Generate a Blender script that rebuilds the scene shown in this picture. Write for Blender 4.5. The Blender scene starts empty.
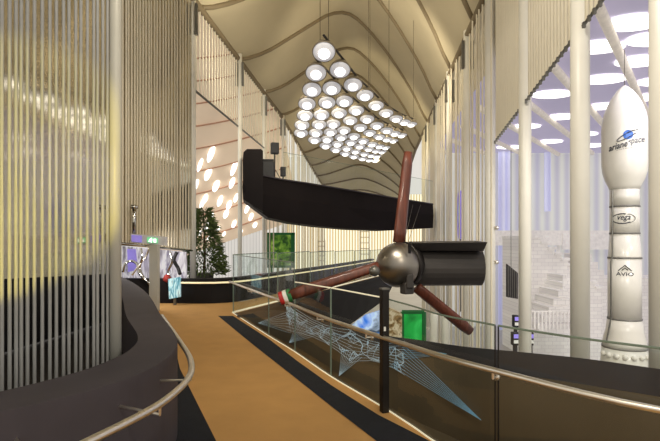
import bpy, bmesh, math, random
from mathutils import Vector, Matrix
random.seed(7)
C = bpy.context.scene.collection
PI = math.pi
F, CX, HZ, EYE = 470.0, 330.0, 240.0, 1.6

def P(px, py, Y):
    return Vector(((px-CX)/F*Y, Y, EYE-(py-HZ)/F*Y))
def G(px, py, z=0.0):
    return P(px, py, (EYE-z)*F/(py-HZ))

# ------------------------------------------------------------------ materials
def lin(c):
    return tuple(((v/255)/12.92 if v/255 <= .04045 else ((v/255+.055)/1.055)**2.4) for v in c)
def mat(name, rgb, rough=.6, metal=0., var=.12, scale=6., bump=0., bscale=40., emit=None, estr=0., stretch=(1, 1, 1), spec=.5, coat=0.):
    m = bpy.data.materials.new(name); m.use_nodes = True
    nt = m.node_tree; b = nt.nodes['Principled BSDF']
    col = lin(rgb)
    tc = nt.nodes.new('ShaderNodeTexCoord'); mp = nt.nodes.new('ShaderNodeMapping')
    mp.inputs['Scale'].default_value = stretch
    nt.links.new(tc.outputs['Object'], mp.inputs['Vector'])
    n = nt.nodes.new('ShaderNodeTexNoise'); n.inputs['Scale'].default_value = scale; n.inputs['Detail'].default_value = 4
    nt.links.new(mp.outputs['Vector'], n.inputs['Vector'])
    r = nt.nodes.new('ShaderNodeValToRGB')
    r.color_ramp.elements[0].position = .3; r.color_ramp.elements[1].position = .7
    r.color_ramp.elements[0].color = (*[max(0, c*(1-var)) for c in col], 1)
    r.color_ramp.elements[1].color = (*[min(1, c*(1+var)) for c in col], 1)
    nt.links.new(n.outputs['Fac'], r.inputs['Fac'])
    nt.links.new(r.outputs['Color'], b.inputs['Base Color'])
    b.inputs['Roughness'].default_value = rough; b.inputs['Metallic'].default_value = metal
    b.inputs['Specular IOR Level'].default_value = spec
    b.inputs['Coat Weight'].default_value = coat
    if bump:
        n2 = nt.nodes.new('ShaderNodeTexNoise'); n2.inputs['Scale'].default_value = bscale
        nt.links.new(mp.outputs['Vector'], n2.inputs['Vector'])
        bp = nt.nodes.new('ShaderNodeBump'); bp.inputs['Strength'].default_value = bump; bp.inputs['Distance'].default_value = .02
        nt.links.new(n2.outputs['Fac'], bp.inputs['Height']); nt.links.new(bp.outputs['Normal'], b.inputs['Normal'])
    if emit:
        b.inputs['Emission Color'].default_value = (*lin(emit), 1); b.inputs['Emission Strength'].default_value = estr
    return m
def stripes(name, c0, c1, scale, rough=.7, emit=0., distort=1.5, axis='X'):
    m = bpy.data.materials.new(name); m.use_nodes = True
    nt = m.node_tree; b = nt.nodes['Principled BSDF']
    tc = nt.nodes.new('ShaderNodeTexCoord')
    w = nt.nodes.new('ShaderNodeTexWave'); w.bands_direction = axis
    w.inputs['Scale'].default_value = scale; w.inputs['Distortion'].default_value = 0
    n = nt.nodes.new('ShaderNodeTexNoise'); n.inputs['Scale'].default_value = .6; 
    mx = nt.nodes.new('ShaderNodeMath'); mx.operation = 'MULTIPLY'
    r = nt.nodes.new('ShaderNodeValToRGB')
    r.color_ramp.elements[0].color = (*lin(c0), 1); r.color_ramp.elements[1].color = (*lin(c1), 1)
    nt.links.new(tc.outputs['Object'], w.inputs['Vector']); nt.links.new(tc.outputs['Object'], n.inputs['Vector'])
    nt.links.new(w.outputs['Fac'], r.inputs['Fac']); nt.links.new(r.outputs['Color'], b.inputs['Base Color'])
    b.inputs['Roughness'].default_value = rough
    if emit:
        nt.links.new(r.outputs['Color'], b.inputs['Emission Color']); b.inputs['Emission Strength'].default_value = emit
    return m
def bricks(name, c0, c1, mortar, scale, emit=0.):
    m = bpy.data.materials.new(name); m.use_nodes = True
    nt = m.node_tree; b = nt.nodes['Principled BSDF']
    tc = nt.nodes.new('ShaderNodeTexCoord'); mp = nt.nodes.new('ShaderNodeMapping'); mp.inputs['Rotation'].default_value = (PI/2, 0, 0)
    w = nt.nodes.new('ShaderNodeTexBrick'); w.inputs['Scale'].default_value = scale
    w.inputs['Color1'].default_value = (*lin(c0), 1); w.inputs['Color2'].default_value = (*lin(c1), 1); w.inputs['Mortar'].default_value = (*lin(mortar), 1)
    w.inputs['Mortar Size'].default_value = .012
    nt.links.new(tc.outputs['Object'], mp.inputs['Vector']); nt.links.new(mp.outputs['Vector'], w.inputs['Vector'])
    nt.links.new(w.outputs['Color'], b.inputs['Base Color']); b.inputs['Roughness'].default_value = .6
    if emit:
        nt.links.new(w.outputs['Color'], b.inputs['Emission Color']); b.inputs['Emission Strength'].default_value = emit
    return m
def glass(name, tint=(.93, .97, .95), refl=1.0, rough=.02):
    m = bpy.data.materials.new(name); m.use_nodes = True
    nt = m.node_tree; nt.nodes.remove(nt.nodes['Principled BSDF'])
    out = nt.nodes['Material Output']
    t = nt.nodes.new('ShaderNodeBsdfTransparent'); t.inputs['Color'].default_value = (*tint, 1)
    g = nt.nodes.new('ShaderNodeBsdfGlossy'); g.inputs['Roughness'].default_value = rough
    lw = nt.nodes.new('ShaderNodeLayerWeight'); lw.inputs['Blend'].default_value = .5
    pw = nt.nodes.new('ShaderNodeMath'); pw.operation = 'POWER'; pw.inputs[1].default_value = 5
    fr = nt.nodes.new('ShaderNodeMath'); fr.operation = 'MULTIPLY_ADD'; fr.inputs[1].default_value = .8; fr.inputs[2].default_value = .045
    nt.links.new(lw.outputs['Facing'], pw.inputs[0]); nt.links.new(pw.outputs[0], fr.inputs[0])
    ml = nt.nodes.new('ShaderNodeMath'); ml.operation = 'MULTIPLY'; ml.inputs[1].default_value = refl
    mx = nt.nodes.new('ShaderNodeMixShader')
    nt.links.new(fr.outputs[0], ml.inputs[0]); nt.links.new(ml.outputs[0], mx.inputs['Fac'])
    nt.links.new(t.outputs[0], mx.inputs[1]); nt.links.new(g.outputs[0], mx.inputs[2]); nt.links.new(mx.outputs[0], out.inputs['Surface'])
    return m
def picture(name, cols, scale, emit=1., detail=4, stretch=(1, 1, 1), distortion=.6):
    m = bpy.data.materials.new(name); m.use_nodes = True
    nt = m.node_tree; b = nt.nodes['Principled BSDF']
    tc = nt.nodes.new('ShaderNodeTexCoord'); mp = nt.nodes.new('ShaderNodeMapping'); mp.inputs['Scale'].default_value = stretch
    n = nt.nodes.new('ShaderNodeTexNoise'); n.inputs['Scale'].default_value = scale; n.inputs['Detail'].default_value = detail; n.inputs['Distortion'].default_value = distortion
    r = nt.nodes.new('ShaderNodeValToRGB'); cr = r.color_ramp
    while len(cr.elements) < len(cols): cr.elements.new(.5)
    for i, c in enumerate(cols):
        cr.elements[i].position = .28+.44*i/(len(cols)-1); cr.elements[i].color = (*lin(c), 1)
    nt.links.new(tc.outputs['Object'], mp.inputs['Vector']); nt.links.new(mp.outputs['Vector'], n.inputs['Vector'])
    nt.links.new(n.outputs['Fac'], r.inputs['Fac']); nt.links.new(r.outputs['Color'], b.inputs['Base Color'])
    nt.links.new(r.outputs['Color'], b.inputs['Emission Color']); b.inputs['Emission Strength'].default_value = emit
    b.inputs['Roughness'].default_value = .3
    return m

M = dict(
    carpet=mat('carpet tan', (206, 158, 94), .95, var=.05, scale=3, bump=.3, bscale=180),
    strip=mat('carpet navy black', (22, 24, 32), .95, var=.25, scale=9, bump=.3, bscale=120),
    parapet=mat('charcoal cladding', (74, 69, 74), .7, var=.08, scale=3, spec=.25),
    black=mat('black cladding', (22, 20, 22), .6, var=.1, scale=2, spec=.2),
    hull=mat('black hull paint', (26, 20, 20), .6, var=.15, scale=1.2, spec=.15),
    bronze=mat('dark bronze panel', (104, 92, 74), .45, var=.1, scale=1.5),
    steel=mat('brushed steel', (232, 226, 214), .36, 1., var=.05, scale=10),
    chrome=mat('polished steel', (190, 188, 184), .12, 1., var=.12, scale=3, bump=.15, bscale=5),
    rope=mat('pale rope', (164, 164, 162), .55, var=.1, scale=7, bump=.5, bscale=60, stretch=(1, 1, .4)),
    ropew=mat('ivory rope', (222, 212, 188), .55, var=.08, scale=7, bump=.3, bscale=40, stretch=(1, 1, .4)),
    column=mat('cream column paint', (236, 232, 220), .4, var=.04, scale=2),
    colgrey=mat('grey white column paint', (188, 186, 176), .4, var=.05, scale=2),
    membrane=mat('cream membrane', (184, 172, 144), .8, var=.06, scale=.5),
    rib=mat('ceiling rib', (118, 104, 80), .7, var=.08, scale=1),
    canopy=mat('pinkish canopy', (232, 214, 192), .8, var=.05, scale=.5, emit=(232, 206, 180), estr=.22),  # canopy brightness partly put in as its own glow
    canopyrib=mat('canopy rib', (196, 150, 124), .7),
    lav=mat('lavender canopy', (196, 190, 204), .8, var=.06, scale=.4, emit=(186, 182, 222), estr=.3),  # lavender light put into the skin colour and a faint glow
    beam=mat('ivory beam', (214, 204, 182), .6),
    skyhole=mat('daylight opening', (255, 255, 255), .8, emit=(255, 252, 246), estr=2.2),
    darkmetal=mat('dark metal', (44, 40, 38), .4, .6),
    fitting=mat('grey fitting', (120, 118, 112), .4, .7),
    wood=mat('reddish stained wood', (100, 50, 34), .5, var=.35, scale=4, stretch=(7, 7, .8), coat=.2),
    hubm=mat('silver metal dome', (150, 144, 136), .36, 1., var=.05),
    nacelle=mat('matt black sheet metal', (62, 58, 56), .5, .2, var=.06),
    rocket=mat('white rocket paint', (226, 222, 210), .3, var=.02, coat=.3),
    ringm=mat('grey joint band', (120, 118, 112), .4),
    blue=mat('mark blue', (46, 104, 190), .4), ink=mat('mark dark grey', (52, 54, 62), .5),
    greyink=mat('mark grey', (98, 100, 108), .5),
    skybeam=mat('ivory canopy beam', (224, 216, 200), .6, emit=(232, 224, 214), estr=.22),  # slight glow added to lift the beams out of the shade
    red=mat('flag red', (186, 40, 40), .5), white=mat('flag white', (236, 236, 230), .5), green=mat('flag green', (30, 120, 62), .5),
    diffuser=mat('frosted lamp bowl', (196, 194, 192), .35, emit=(225, 224, 230), estr=.4),
    bulb=mat('lamp bulb', (255, 255, 255), .4, emit=(255, 252, 246), estr=3.),
    shade=mat('grey lamp shade', (150, 140, 122), .35, .5),
    wire=mat('thin dark wire', (92, 84, 70), .5, .5),
    speaker=mat('black speaker cabinet', (34, 34, 38), .6),
    grille=mat('speaker grille', (58, 58, 62), .7, bump=.4, bscale=90),
    travertine=bricks('white stone blocks', (234, 230, 224), (224, 219, 214), (206, 201, 198), 1.6, emit=.2),  # own glow added to whiten the stone
    step=mat('white stone step', (230, 226, 218), .5, emit=(230, 226, 230), estr=.2),  # steps glow faintly so they look brighter lit
    lowfloor=mat('pale lower floor', (196, 192, 188), .35, var=.08, scale=1),
    web=mat('pale blue string', (176, 196, 206), .4, emit=(180, 200, 212), estr=.3),  # added glow makes the strings stand out
    webblue=mat('bright blue string', (120, 166, 190), .4, emit=(110, 165, 195), estr=.25),  # blue strings brightened by a glow of their own
    led=mat('warm light strip', (255, 214, 120), .5, emit=(255, 196, 90), estr=1.2),
    railglow=mat('lit handrail', (255, 236, 190), .4, emit=(255, 232, 190), estr=.6),
    greenframe=mat('green frame', (22, 84, 42), .5, emit=(20, 110, 50), estr=.15),
    greenpic=picture('green tree picture', [(12, 42, 12), (40, 84, 20), (104, 148, 44), (176, 200, 96)], 3.2, .35),
    greenpanel=picture('bright green panel', [(12, 104, 40), (28, 150, 62), (60, 190, 96)], 1.6, .5),
    bluepic=picture('blue projection', [(20, 40, 120), (60, 120, 220), (190, 210, 240), (40, 50, 60), (90, 150, 235)], 1.3, .7),
    brownpic=picture('brown stone picture', [(60, 42, 24), (140, 112, 70), (206, 192, 160), (110, 84, 50)], 6, .25),
    cyanpic=picture('cyan screen', [(30, 84, 104), (92, 150, 168), (190, 220, 224), (60, 90, 96)], 6, .7, stretch=(2.5, 2.5, .6)),
    silverpic=picture('painted silver reflections', [(70, 66, 70), (170, 164, 176), (232, 230, 236), (120, 112, 140), (240, 240, 240)], 2.2, .35, stretch=(2.5, 2.5, .7)),  # mirror reflections painted as silver noise, with a small glow
    violet=mat('violet screen', (150, 136, 225), .3, emit=(150, 136, 235), estr=.35),
    signgreen=mat('green exit sign', (120, 200, 150), .3, emit=(110, 210, 150), estr=.5),
    signgrey=mat('grey sign box', (206, 204, 210), .3, .2),
    signwhite=mat('white pictogram', (250, 255, 250), .3, emit=(250, 255, 250), estr=1.2),
    foliage=mat('dark green foliage', (86, 102, 52), .7, var=.5, scale=2.5),
    bark=mat('brown bark', (78, 58, 40), .9, bump=.6),
    pot=mat('grey planter', (110, 106, 100), .8),
    sofared=mat('red cushion', (150, 44, 40), .7),
    glass=glass('clear balustrade glass'), glassfar=glass('far balustrade glass', (.84, .92, .88), 1.3),
    edge=mat('pale green glass edge', (116, 132, 118), .2, emit=(150, 170, 150), estr=.04),
    edgeglow=mat('edge with added glow', (240, 236, 210), .2, emit=(250, 240, 205), estr=.45),  # light caught along the edges put in as glow
    endcurtain=stripes('pleated curtain with painted backlight', (184, 160, 108), (255, 250, 228), .8, emit=.75),  # backlight put in as the curtain's own glow and pale stripes
    whitecurtain=stripes('white pleated curtain', (206, 206, 206), (244, 244, 244), 1.6, emit=.35),  # cloth brightened by an added glow
    lavcurtain=stripes('lavender pleated curtain', (202, 202, 212), (226, 228, 220), .55, emit=.25),  # lavender light put into the stripe colours and a faint glow
    bluecurtain=stripes('pleated curtain with painted blue light', (190, 192, 228), (214, 216, 240), .9, emit=.3),  # blue light painted into the stripes and their glow
    mirrorwall=mat('wavy beige polished panel', (196, 188, 168), .09, .8, var=.12, scale=.8, bump=.06, bscale=1.5),
    tealdisc=picture('blue and teal round screen', [(30, 40, 130), (70, 90, 200), (120, 190, 190), (210, 220, 240)], 2.5, .6),
)

# ------------------------------------------------------------------ mesh builder
class MB:
    def __init__(s): s.bm = bmesh.new()
    def poly(s, pts):
        vs = [s.bm.verts.new(p) for p in pts]
        return s.bm.faces.new(vs)
    def box(s, c, d, rz=0., rot=None):
        R = rot if rot is not None else Matrix.Rotation(rz, 3, 'Z')
        c = Vector(c); v = []
        for x in (-1, 1):
            for y in (-1, 1):
                for z in (-1, 1):
                    v.append(s.bm.verts.new(c + R @ Vector((x*d[0]/2, y*d[1]/2, z*d[2]/2))))
        for f in ((0, 1, 3, 2), (4, 6, 7, 5), (0, 4, 5, 1), (2, 3, 7, 6), (0, 2, 6, 4), (1, 5, 7, 3)):
            s.bm.faces.new([v[i] for i in f])
        return s
    def tube(s, pts, r, n=8, cap=True, closed=False):
        pts = [Vector(p) for p in pts]; rings = []
        rr = r if isinstance(r, (list, tuple)) else [r]*len(pts)
        up = None
        for i, p in enumerate(pts):
            if closed: t = pts[(i+1) % len(pts)]-pts[i-1]
            else: t = pts[min(i+1, len(pts)-1)]-pts[max(i-1, 0)]
            t.normalize()
            if up is None:
                up = t.orthogonal().normalized()
            up = (up-t*up.dot(t))
            if up.length < 1e-5: up = t.orthogonal()
            up.normalize(); w = t.cross(up)
            rings.append([s.bm.verts.new(p+(up*math.cos(2*PI*k/n)+w*math.sin(2*PI*k/n))*rr[i]) for k in range(n)])
        m = len(rings)
        for i in range(m if closed else m-1):
            a, b = rings[i], rings[(i+1) % m]
            for k in range(n): 
                f = s.bm.faces.new((a[k], a[(k+1) % n], b[(k+1) % n], b[k])); f.smooth = n > 6
        if cap and not closed:
            s.bm.faces.new(rings[0][::-1]); s.bm.faces.new(rings[-1])
        return s
    def lathe(s, prof, n=24, base=(0, 0, 0), rot=None, smooth=True):
        base = Vector(base); R = rot or Matrix.Identity(3); rings = []
        for r, z in prof:
            rings.append([s.bm.verts.new(base+R @ Vector((max(r, 1e-4)*math.cos(2*PI*k/n), max(r, 1e-4)*math.sin(2*PI*k/n), z))) for k in range(n)])
        for a, b in zip(rings, rings[1:]):
            for k in range(n):
                f = s.bm.faces.new((a[k], a[(k+1) % n], b[(k+1) % n], b[k])); f.smooth = smooth
        s.bm.faces.new(rings[0][::-1]); s.bm.faces.new(rings[-1])
        return s
    def strip(s, A, B):            # quad strip between two polylines
        a = [s.bm.verts.new(p) for p in A]; b = [s.bm.verts.new(p) for p in B]
        for i in range(len(a)-1): s.bm.faces.new((a[i], a[i+1], b[i+1], b[i]))
        return s
    def loft(s, secs, closed=True, caps=True, smooth=False):
        rings = [[s.bm.verts.new(p) for p in q] for q in secs]; n = len(rings[0])
        for a, b in zip(rings, rings[1:]):
            for k in range(n if closed else n-1):
                f = s.bm.faces.new((a[k], a[(k+1) % n], b[(k+1) % n], b[k])); f.smooth = smooth
        if caps and closed:
            s.bm.faces.new(rings[0][::-1]); s.bm.faces.new(rings[-1])
        return s
    def prism(s, pts, z0, z1):
        lo = [s.bm.verts.new((p[0], p[1], z0)) for p in pts]; hi = [s.bm.verts.new((p[0], p[1], z1)) for p in pts]
        n = len(pts)
        s.bm.faces.new(lo[::-1]); s.bm.faces.new(hi)
        for i in range(n): s.bm.faces.new((lo[i], lo[(i+1) % n], hi[(i+1) % n], hi[i]))
        return s
    def build(s, name, m, parent=None, bevel=0., loc=None):
        bmesh.ops.recalc_face_normals(s.bm, faces=s.bm.faces)
        if bevel:
            bmesh.ops.bevel(s.bm, geom=[e for e in s.bm.edges if len(e.link_faces) == 2 and e.calc_face_angle(0) > .5], offset=bevel, segments=2, affect='EDGES', profile=.5)
        me = bpy.data.meshes.new(name); s.bm.to_mesh(me); s.bm.free()
        o = bpy.data.objects.new(name, me); C.objects.link(o)
        me.materials.append(m)
        if parent: o.parent = parent
        if loc: o.location = loc
        return o
def tag(o, label, cat, group=None, kind=None):
    o['label'] = label; o['category'] = cat
    if group: o['group'] = group
    if kind: o['kind'] = kind
    return o
def empty(name, label, cat, loc=(0, 0, 0), group=None, rz=0.):
    o = bpy.data.objects.new(name, None); C.objects.link(o); o.location = loc; o.rotation_euler.z = rz; o.empty_display_size = .1
    return tag(o, label, cat, group)
def struct(o): o['kind'] = 'structure'; return o
def copy_tree(o, parent=None):
    c = o.copy(); C.objects.link(c)
    if parent: c.parent = parent
    for ch in [x for x in bpy.data.objects if x.parent == o]: copy_tree(ch, c)
    return c
def lerp(a, b, t): return a+(b-a)*t
def along(pts, px_list_of):    # piecewise linear helper (unused axis safe)
    pass
def offset_path(pts, d):
    out = []
    for i, p in enumerate(pts):
        a = pts[max(0, i-1)]; b = pts[min(len(pts)-1, i+1)]
        t = Vector((b[0]-a[0], b[1]-a[1])).normalized()
        out.append((p[0]-t.y*d, p[1]+t.x*d))
    return out
def smooth_path(pts, k=6):
    out = []; n = len(pts)
    for i in range(n-1):
        p0, p1, p2, p3 = [Vector(pts[max(0, min(n-1, j))]) for j in (i-1, i, i+1, i+2)]
        for s in range(k):
            t = s/k
            out.append(.5*((2*p1)+(p2-p0)*t+(2*p0-5*p1+4*p2-p3)*t*t+(3*p1-p0-3*p2+p3)*t**3))
    out.append(Vector(pts[-1])); return out

# hall axis and walls
AX = Vector((45/470, 1, 0))
def XL(Y): return .0957*Y-5.3
def XR(Y): return .0957*Y+3.0

# ------------------------------------------------------------------ walkway floor
RAILXY = [(-2.13, 10.3), (-1.02, 7.83), (-.5, 6.71), (.01, 5.5), (.5, 4.5), (.72, 4.0), (.87, 3.65), (1.17, 3.3), (1.97, 2.76), (3.2, 2.3)]
PARA_FRONT = [(-5.1, 11.3), (-4.0, 9.5), (-2.87, 7.4), (-1.95, 5.4), (-1.36, 4.15), (-1.2, 3.6), (-1.19, 3.1), (-1.33, 2.7), (-1.66, 2.3), (-2.3, 1.75), (-3.4, 1.1)]
outer_far = [(3.2, 23.5), (2.6, 25.0), (-2.3, 12.2), (-4.2, 11.9), (-5.3, 11.9)]
outline = list(reversed(RAILXY)) + outer_far + PARA_FRONT + [(-3.4, -1.5), (4.5, -1.5), (4.5, 2.0)]
b = MB(); b.prism(outline, -.18, 0); struct(b.build('floor', M['carpet']))
# navy borders
L = [(218, 316), (254, 345.6), (289, 373), (328, 404), (376, 441), (430, 483), (520, 550), (640, 620)]
R = [(233, 316), (270, 340), (297, 361), (332, 386), (378, 415), (429, 441), (500, 474), (640, 520)]
b = MB(); b.strip([G(*p)+Vector((0, 0, .004)) for p in L], [G(*p)+Vector((0, 0, .004)) for p in R])
struct(b.build('trim_1', M['strip']))
e1 = [Vector((p[0], p[1], .004)) for p in PARA_FRONT[3:]]
e2 = [G(176, 352), G(180, 369), G(192, 393), G(204, 417), G(216, 441), G(232, 475), G(240, 520), G(180, 620)]
b = MB(); b.strip(e1, [p+Vector((0, 0, .004)) for p in e2]); struct(b.build('trim_2', M['strip']))

# ------------------------------------------------------------------ left parapet with handrail
pf = smooth_path(PARA_FRONT, 6)
pbk = smooth_path([(-5.6, 11.3), (-4.35, 9.3), (-3.2, 7.2), (-2.3, 5.3), (-1.72, 4.2), (-1.56, 3.7), (-1.56, 3.3), (-1.66, 2.95), (-1.95, 2.52), (-2.55, 2.0), (-3.6, 1.4)], 6)
par = empty('curved_parapet', 'thick charcoal curved parapet sweeping along the left side of the tan walkway', 'parapet', (-1.3, 3.9, 0))
b = MB()
off = Vector((1.3, -3.9, 0))
secs = [[Vector((f[0], f[1], 0))+off, Vector((f[0], f[1], .75))+off, Vector((k[0], k[1], .75))+off, Vector((k[0], k[1], 0))+off] for f, k in zip(pf, pbk)]
b.loft(secs); b.build('parapet_body', M['parapet'], par, bevel=0)
hr = [(90, 441, .66), (60, 456, .66), (20, 478, .66), (130, 421, .665), (160, 404, .67), (181, 387, .68), (190, 375, .69), (191.5, 366, .7), (189.5, 357, .7), (185, 349, .7)]
hr = [P(a, c, (EYE-z)*F/(c-HZ)) for a, c, z in [hr[2], hr[1], hr[0]]+hr[3:]]
hr = [p+off for p in smooth_path(hr, 5)]
hr += [hr[-1]+Vector((-.35, .75, .0)), hr[-1]+Vector((-.8, 1.7, 0))]
b = MB(); b.tube(hr, .022, 10); b.build('handrail', M['steel'], par)
for i in (4, 20, 32):
    p = hr[i]
    near = min(pf, key=lambda q: (Vector((q[0], q[1], 0))+off-Vector((p.x, p.y, 0))).length)
    w = Vector((near[0], near[1], p.z-.07))+off
    b = MB(); b.tube([p, p+Vector((0, 0, -.06)), w], .009, 6); b.build('bracket', M['steel'], par)

# ------------------------------------------------------------------ glass balustrade (near)
def top_z(i): return [1.28, 1.28, 1.28, 1.04, 1.05, 1.05, 1.05, 1.02, .95, .92][i]
bal = empty('glass_balustrade', 'clear glass balustrade with steel handrail along the right edge of the tan walkway', 'balustrade', (.5, 4.5, 0))
bo = Vector((-.5, -4.5, 0))
segs = [(0, 1, 1.28, 1.28), (1, 2, 1.28, 1.28), (2, 3, 1.0, 1.04), (3, 4, 1.04, 1.05), (4, 7, 1.05, 1.0), (7, 9, 1.0, .92)]
for a, c, z0, z1 in segs:
    pts = [Vector((*RAILXY[i], 0)) for i in range(a, c+1)]
    t0 = (pts[1]-pts[0]).normalized(); pts[0] = pts[0]+t0*.012; t1 = (pts[-1]-pts[-2]).normalized(); pts[-1] = pts[-1]-t1*.012
    pts = [Vector(p) for p in smooth_path(pts, 4)]
    m = len(pts)-1
    tp = [p+Vector((0, 0, lerp(z0, z1, i/m))) for i, p in enumerate(pts)]
    b = MB(); b.strip([p+bo+Vector((0, 0, -.12)) for p in pts], [p+bo for p in tp]); g = b.build('glass_panel', M['glass'], bal)
    b = MB(); b.tube([p+bo for p in tp], .008, 6); b.build('top_edge', M['edgeglow'] if a in (2, 3) else M['edge'], g)
    for e in (0, -1):
        b = MB(); b.tube([pts[e]+bo, tp[e]+bo], .005, 6); b.build('side_edge', M['edge'] if a < 4 else M['darkmetal'], g)
rp = [Vector((x, y, z)) for (x, y), z in zip(offset_path(RAILXY, -.07), [.69, .69, .69, .69, .695, .71, .72, .70, .615, .57])]
rp = smooth_path(rp, 5)
b = MB(); b.tube([p+bo for p in rp], .022, 10); b.build('handrail', M['steel'], bal)
gl = smooth_path([Vector((*p, 0)) for p in RAILXY], 5)
for i in (3, 9, 14, 19, 35, 42):
    p = rp[i]; q = gl[i]
    b = MB(); b.tube([p, p+Vector((0, 0, -.055)), Vector((q.x, q.y, p.z-.06))], .011, 6)
    b.lathe([(.028, -.012), (.028, .012)], 10, Vector((q.x, q.y, p.z-.06)), Matrix.Rotation(PI/2, 3, 'Y'))
    o = b.build('rail_bracket', M['steel'], bal); o.location = bo
base_pts = smooth_path([Vector((*p, .012)) for p in offset_path(RAILXY, -.012)], 4)
b = MB(); b.tube([p+bo for p in base_pts], .008, 6); b.build('base_channel', M['edgeglow'], bal)
led = smooth_path([Vector((*p, -.12)) for p in offset_path(RAILXY[2:], .045)], 4)
b = MB(); b.tube([p+bo for p in led], .008, 6); b.build('light_strip', M['led'], bal)

# square post in front of the glass
pc = G(384.3, 412)
post = empty('square_post', 'black square post standing in front of the glass balustrade', 'post', (pc.x, pc.y, 0))
b = MB(); b.box((0, 0, .57), (.07, .07, 1.14), .35); b.build('post_body', M['darkmetal'], post, bevel=.006)
b = MB(); b.box((0, 0, 1.147), (.076, .076, .014), .35); b.build('cap', M['fitting'], post)
b = MB(); b.box((-.035*math.sin(-.35)-.012, -.037, .78), (.02, .006, .04), .35); b.build('tag', M['white'], post)

# ------------------------------------------------------------------ dark bank beyond the glass
INN = [(237, 316, 9.75), (255, 318, 9.0), (280, 318, 8.3), (310, 326, 7.5), (338, 336, 6.9), (364, 343, 6.5), (389, 349, 6.2), (420, 354, 5.7), (460, 362, 5.2), (500, 371, 4.7), (580, 384, 4.15), (660, 397, 3.7), (800, 420, 3.2), (1000, 450, 2.9)]
OUT = [(237, 313.5, 10.25), (252, 312, 9.8), (276, 310, 9.1), (308, 316, 8.3), (338, 324, 7.7), (364, 331, 7.3), (389, 336, 7.0), (420, 340, 6.5), (460, 346, 6.0), (500, 350, 5.5), (580, 358, 4.85), (660, 369, 4.3), (800, 388, 3.75), (1000, 415, 3.4)]
biz = smooth_path([P(*p) for p in INN], 5); buz = smooth_path([P(*p) for p in OUT], 5)
bi = [Vector((p.x, p.y, 0)) for p in biz]
bank = empty('sloped_parapet', 'low black sloping parapet wall just beyond the glass balustrade', 'parapet', (1.0, 5.0, 0))
bk = Vector((-1.0, -5.0, 0))
b = MB()
b.strip([Vector((p.x, p.y, -3.3))+bk for p in biz], [p+bk for p in biz]); b.build('bronze_face', M['bronze'], bank)
b = MB()
b.loft([[i+bk, o_+bk, Vector((o_.x, o_.y, -3.3))+bk] for i, o_ in zip(biz, buz)], closed=False); b.build('sloped_top', M['black'], bank)
gq_ = smooth_path([Vector((*p, 0)) for p in offset_path(RAILXY, .02)], 5)
gl_ = [gq_[round(k*(len(gq_)-1)/(len(biz)-1))] for k in range(len(biz))]
b = MB(); b.loft([[Vector((g.x, g.y, -.18))+bk, Vector((g.x, g.y, -.62))+bk, Vector((p.x, p.y, -.62))+bk] for g, p in zip(gl_, biz)], closed=False); b.build('gutter', M['bronze'], bank)

# string web on the bronze face
def face_pt(px, py, lift=.03):
    for s in (bi,):
        best = None
        for a, c in zip(s, s[1:]):
            pa = CX+F*a.x/a.y; pb = CX+F*c.x/c.y
            if (pa-px)*(pb-px) <= 0 and abs(pa-pb) > 1e-6:
                t = (px-pa)/(pb-pa); q = a.lerp(c, t); best = q
        if best is None: best = s[0]
        return P(px, py, best.y-lift)
web = empty('string_web', 'pale blue string web stretched between star points behind the glass balustrade', 'string sculpture', face_pt(390, 360))
wo = -face_pt(390, 360)
nodes = [(252, 322), (284, 300), (289, 343), (300, 312), (300, 330), (338, 376), (372, 335), (352, 352), (392, 362), (400, 345)]
arms = [((258, 323), (290, 322), 8), ((286, 306), (300, 326), 8), ((289, 343), (306, 328), 9), ((339, 376), (352, 352), 10), ((446, 354), (400, 356), 10)]
b = MB()
def fan(tip, c, n, w, B):
    d = Vector((c[0]-tip[0], c[1]-tip[1])).normalized(); nn = Vector((-d.y, d.x))
    for i in range(n):
        s = (i/(n-1)-.5)*w
        B.tube([face_pt(*tip)+wo, face_pt(c[0]+nn.x*s, c[1]+nn.y*s)+wo], .0022, 4, cap=False)
for tip, c, n in arms[:4]: fan(tip, c, n, 22, b)
# mesh body
def body(x0, y0, x1, y1, w0, w1, n, B):
    pts = []
    for i in range(n):
        t = random.random(); pinch = 1-.45*math.sin(PI*t)
        w = lerp(w0, w1, t)*pinch
        pts.append((lerp(x0, x1, t), lerp(y0, y1, t)+random.uniform(-w, w)))
    for i, p in enumerate(pts):
        nb = sorted(pts, key=lambda q: (q[0]-p[0])**2+(q[1]-p[1])**2)[1:5]
        for q in nb: B.tube([face_pt(*p)+wo, face_pt(*q)+wo], .0023, 4, cap=False)
    for k in range(9):
        s = (k/8-.5)*2
        B.tube([face_pt(lerp(x0, x1, t), lerp(y0, y1, t)+s*lerp(w0, w1, t)*(1-.45*math.sin(PI*t)))+wo for t in (0, .2, .4, .6, .8, 1)], .0023, 4, cap=False)
body(286, 316, 352, 346, 14, 16, 60, b); body(348, 346, 405, 358, 17, 17, 60, b)
b.build('mesh_strings', M['web'], web)
b = MB(); fan((481, 420), (398, 356), 9, 24, b); fan((447, 354), (402, 352), 7, 14, b); b.build('blue_strings', M['webblue'], web)

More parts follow.
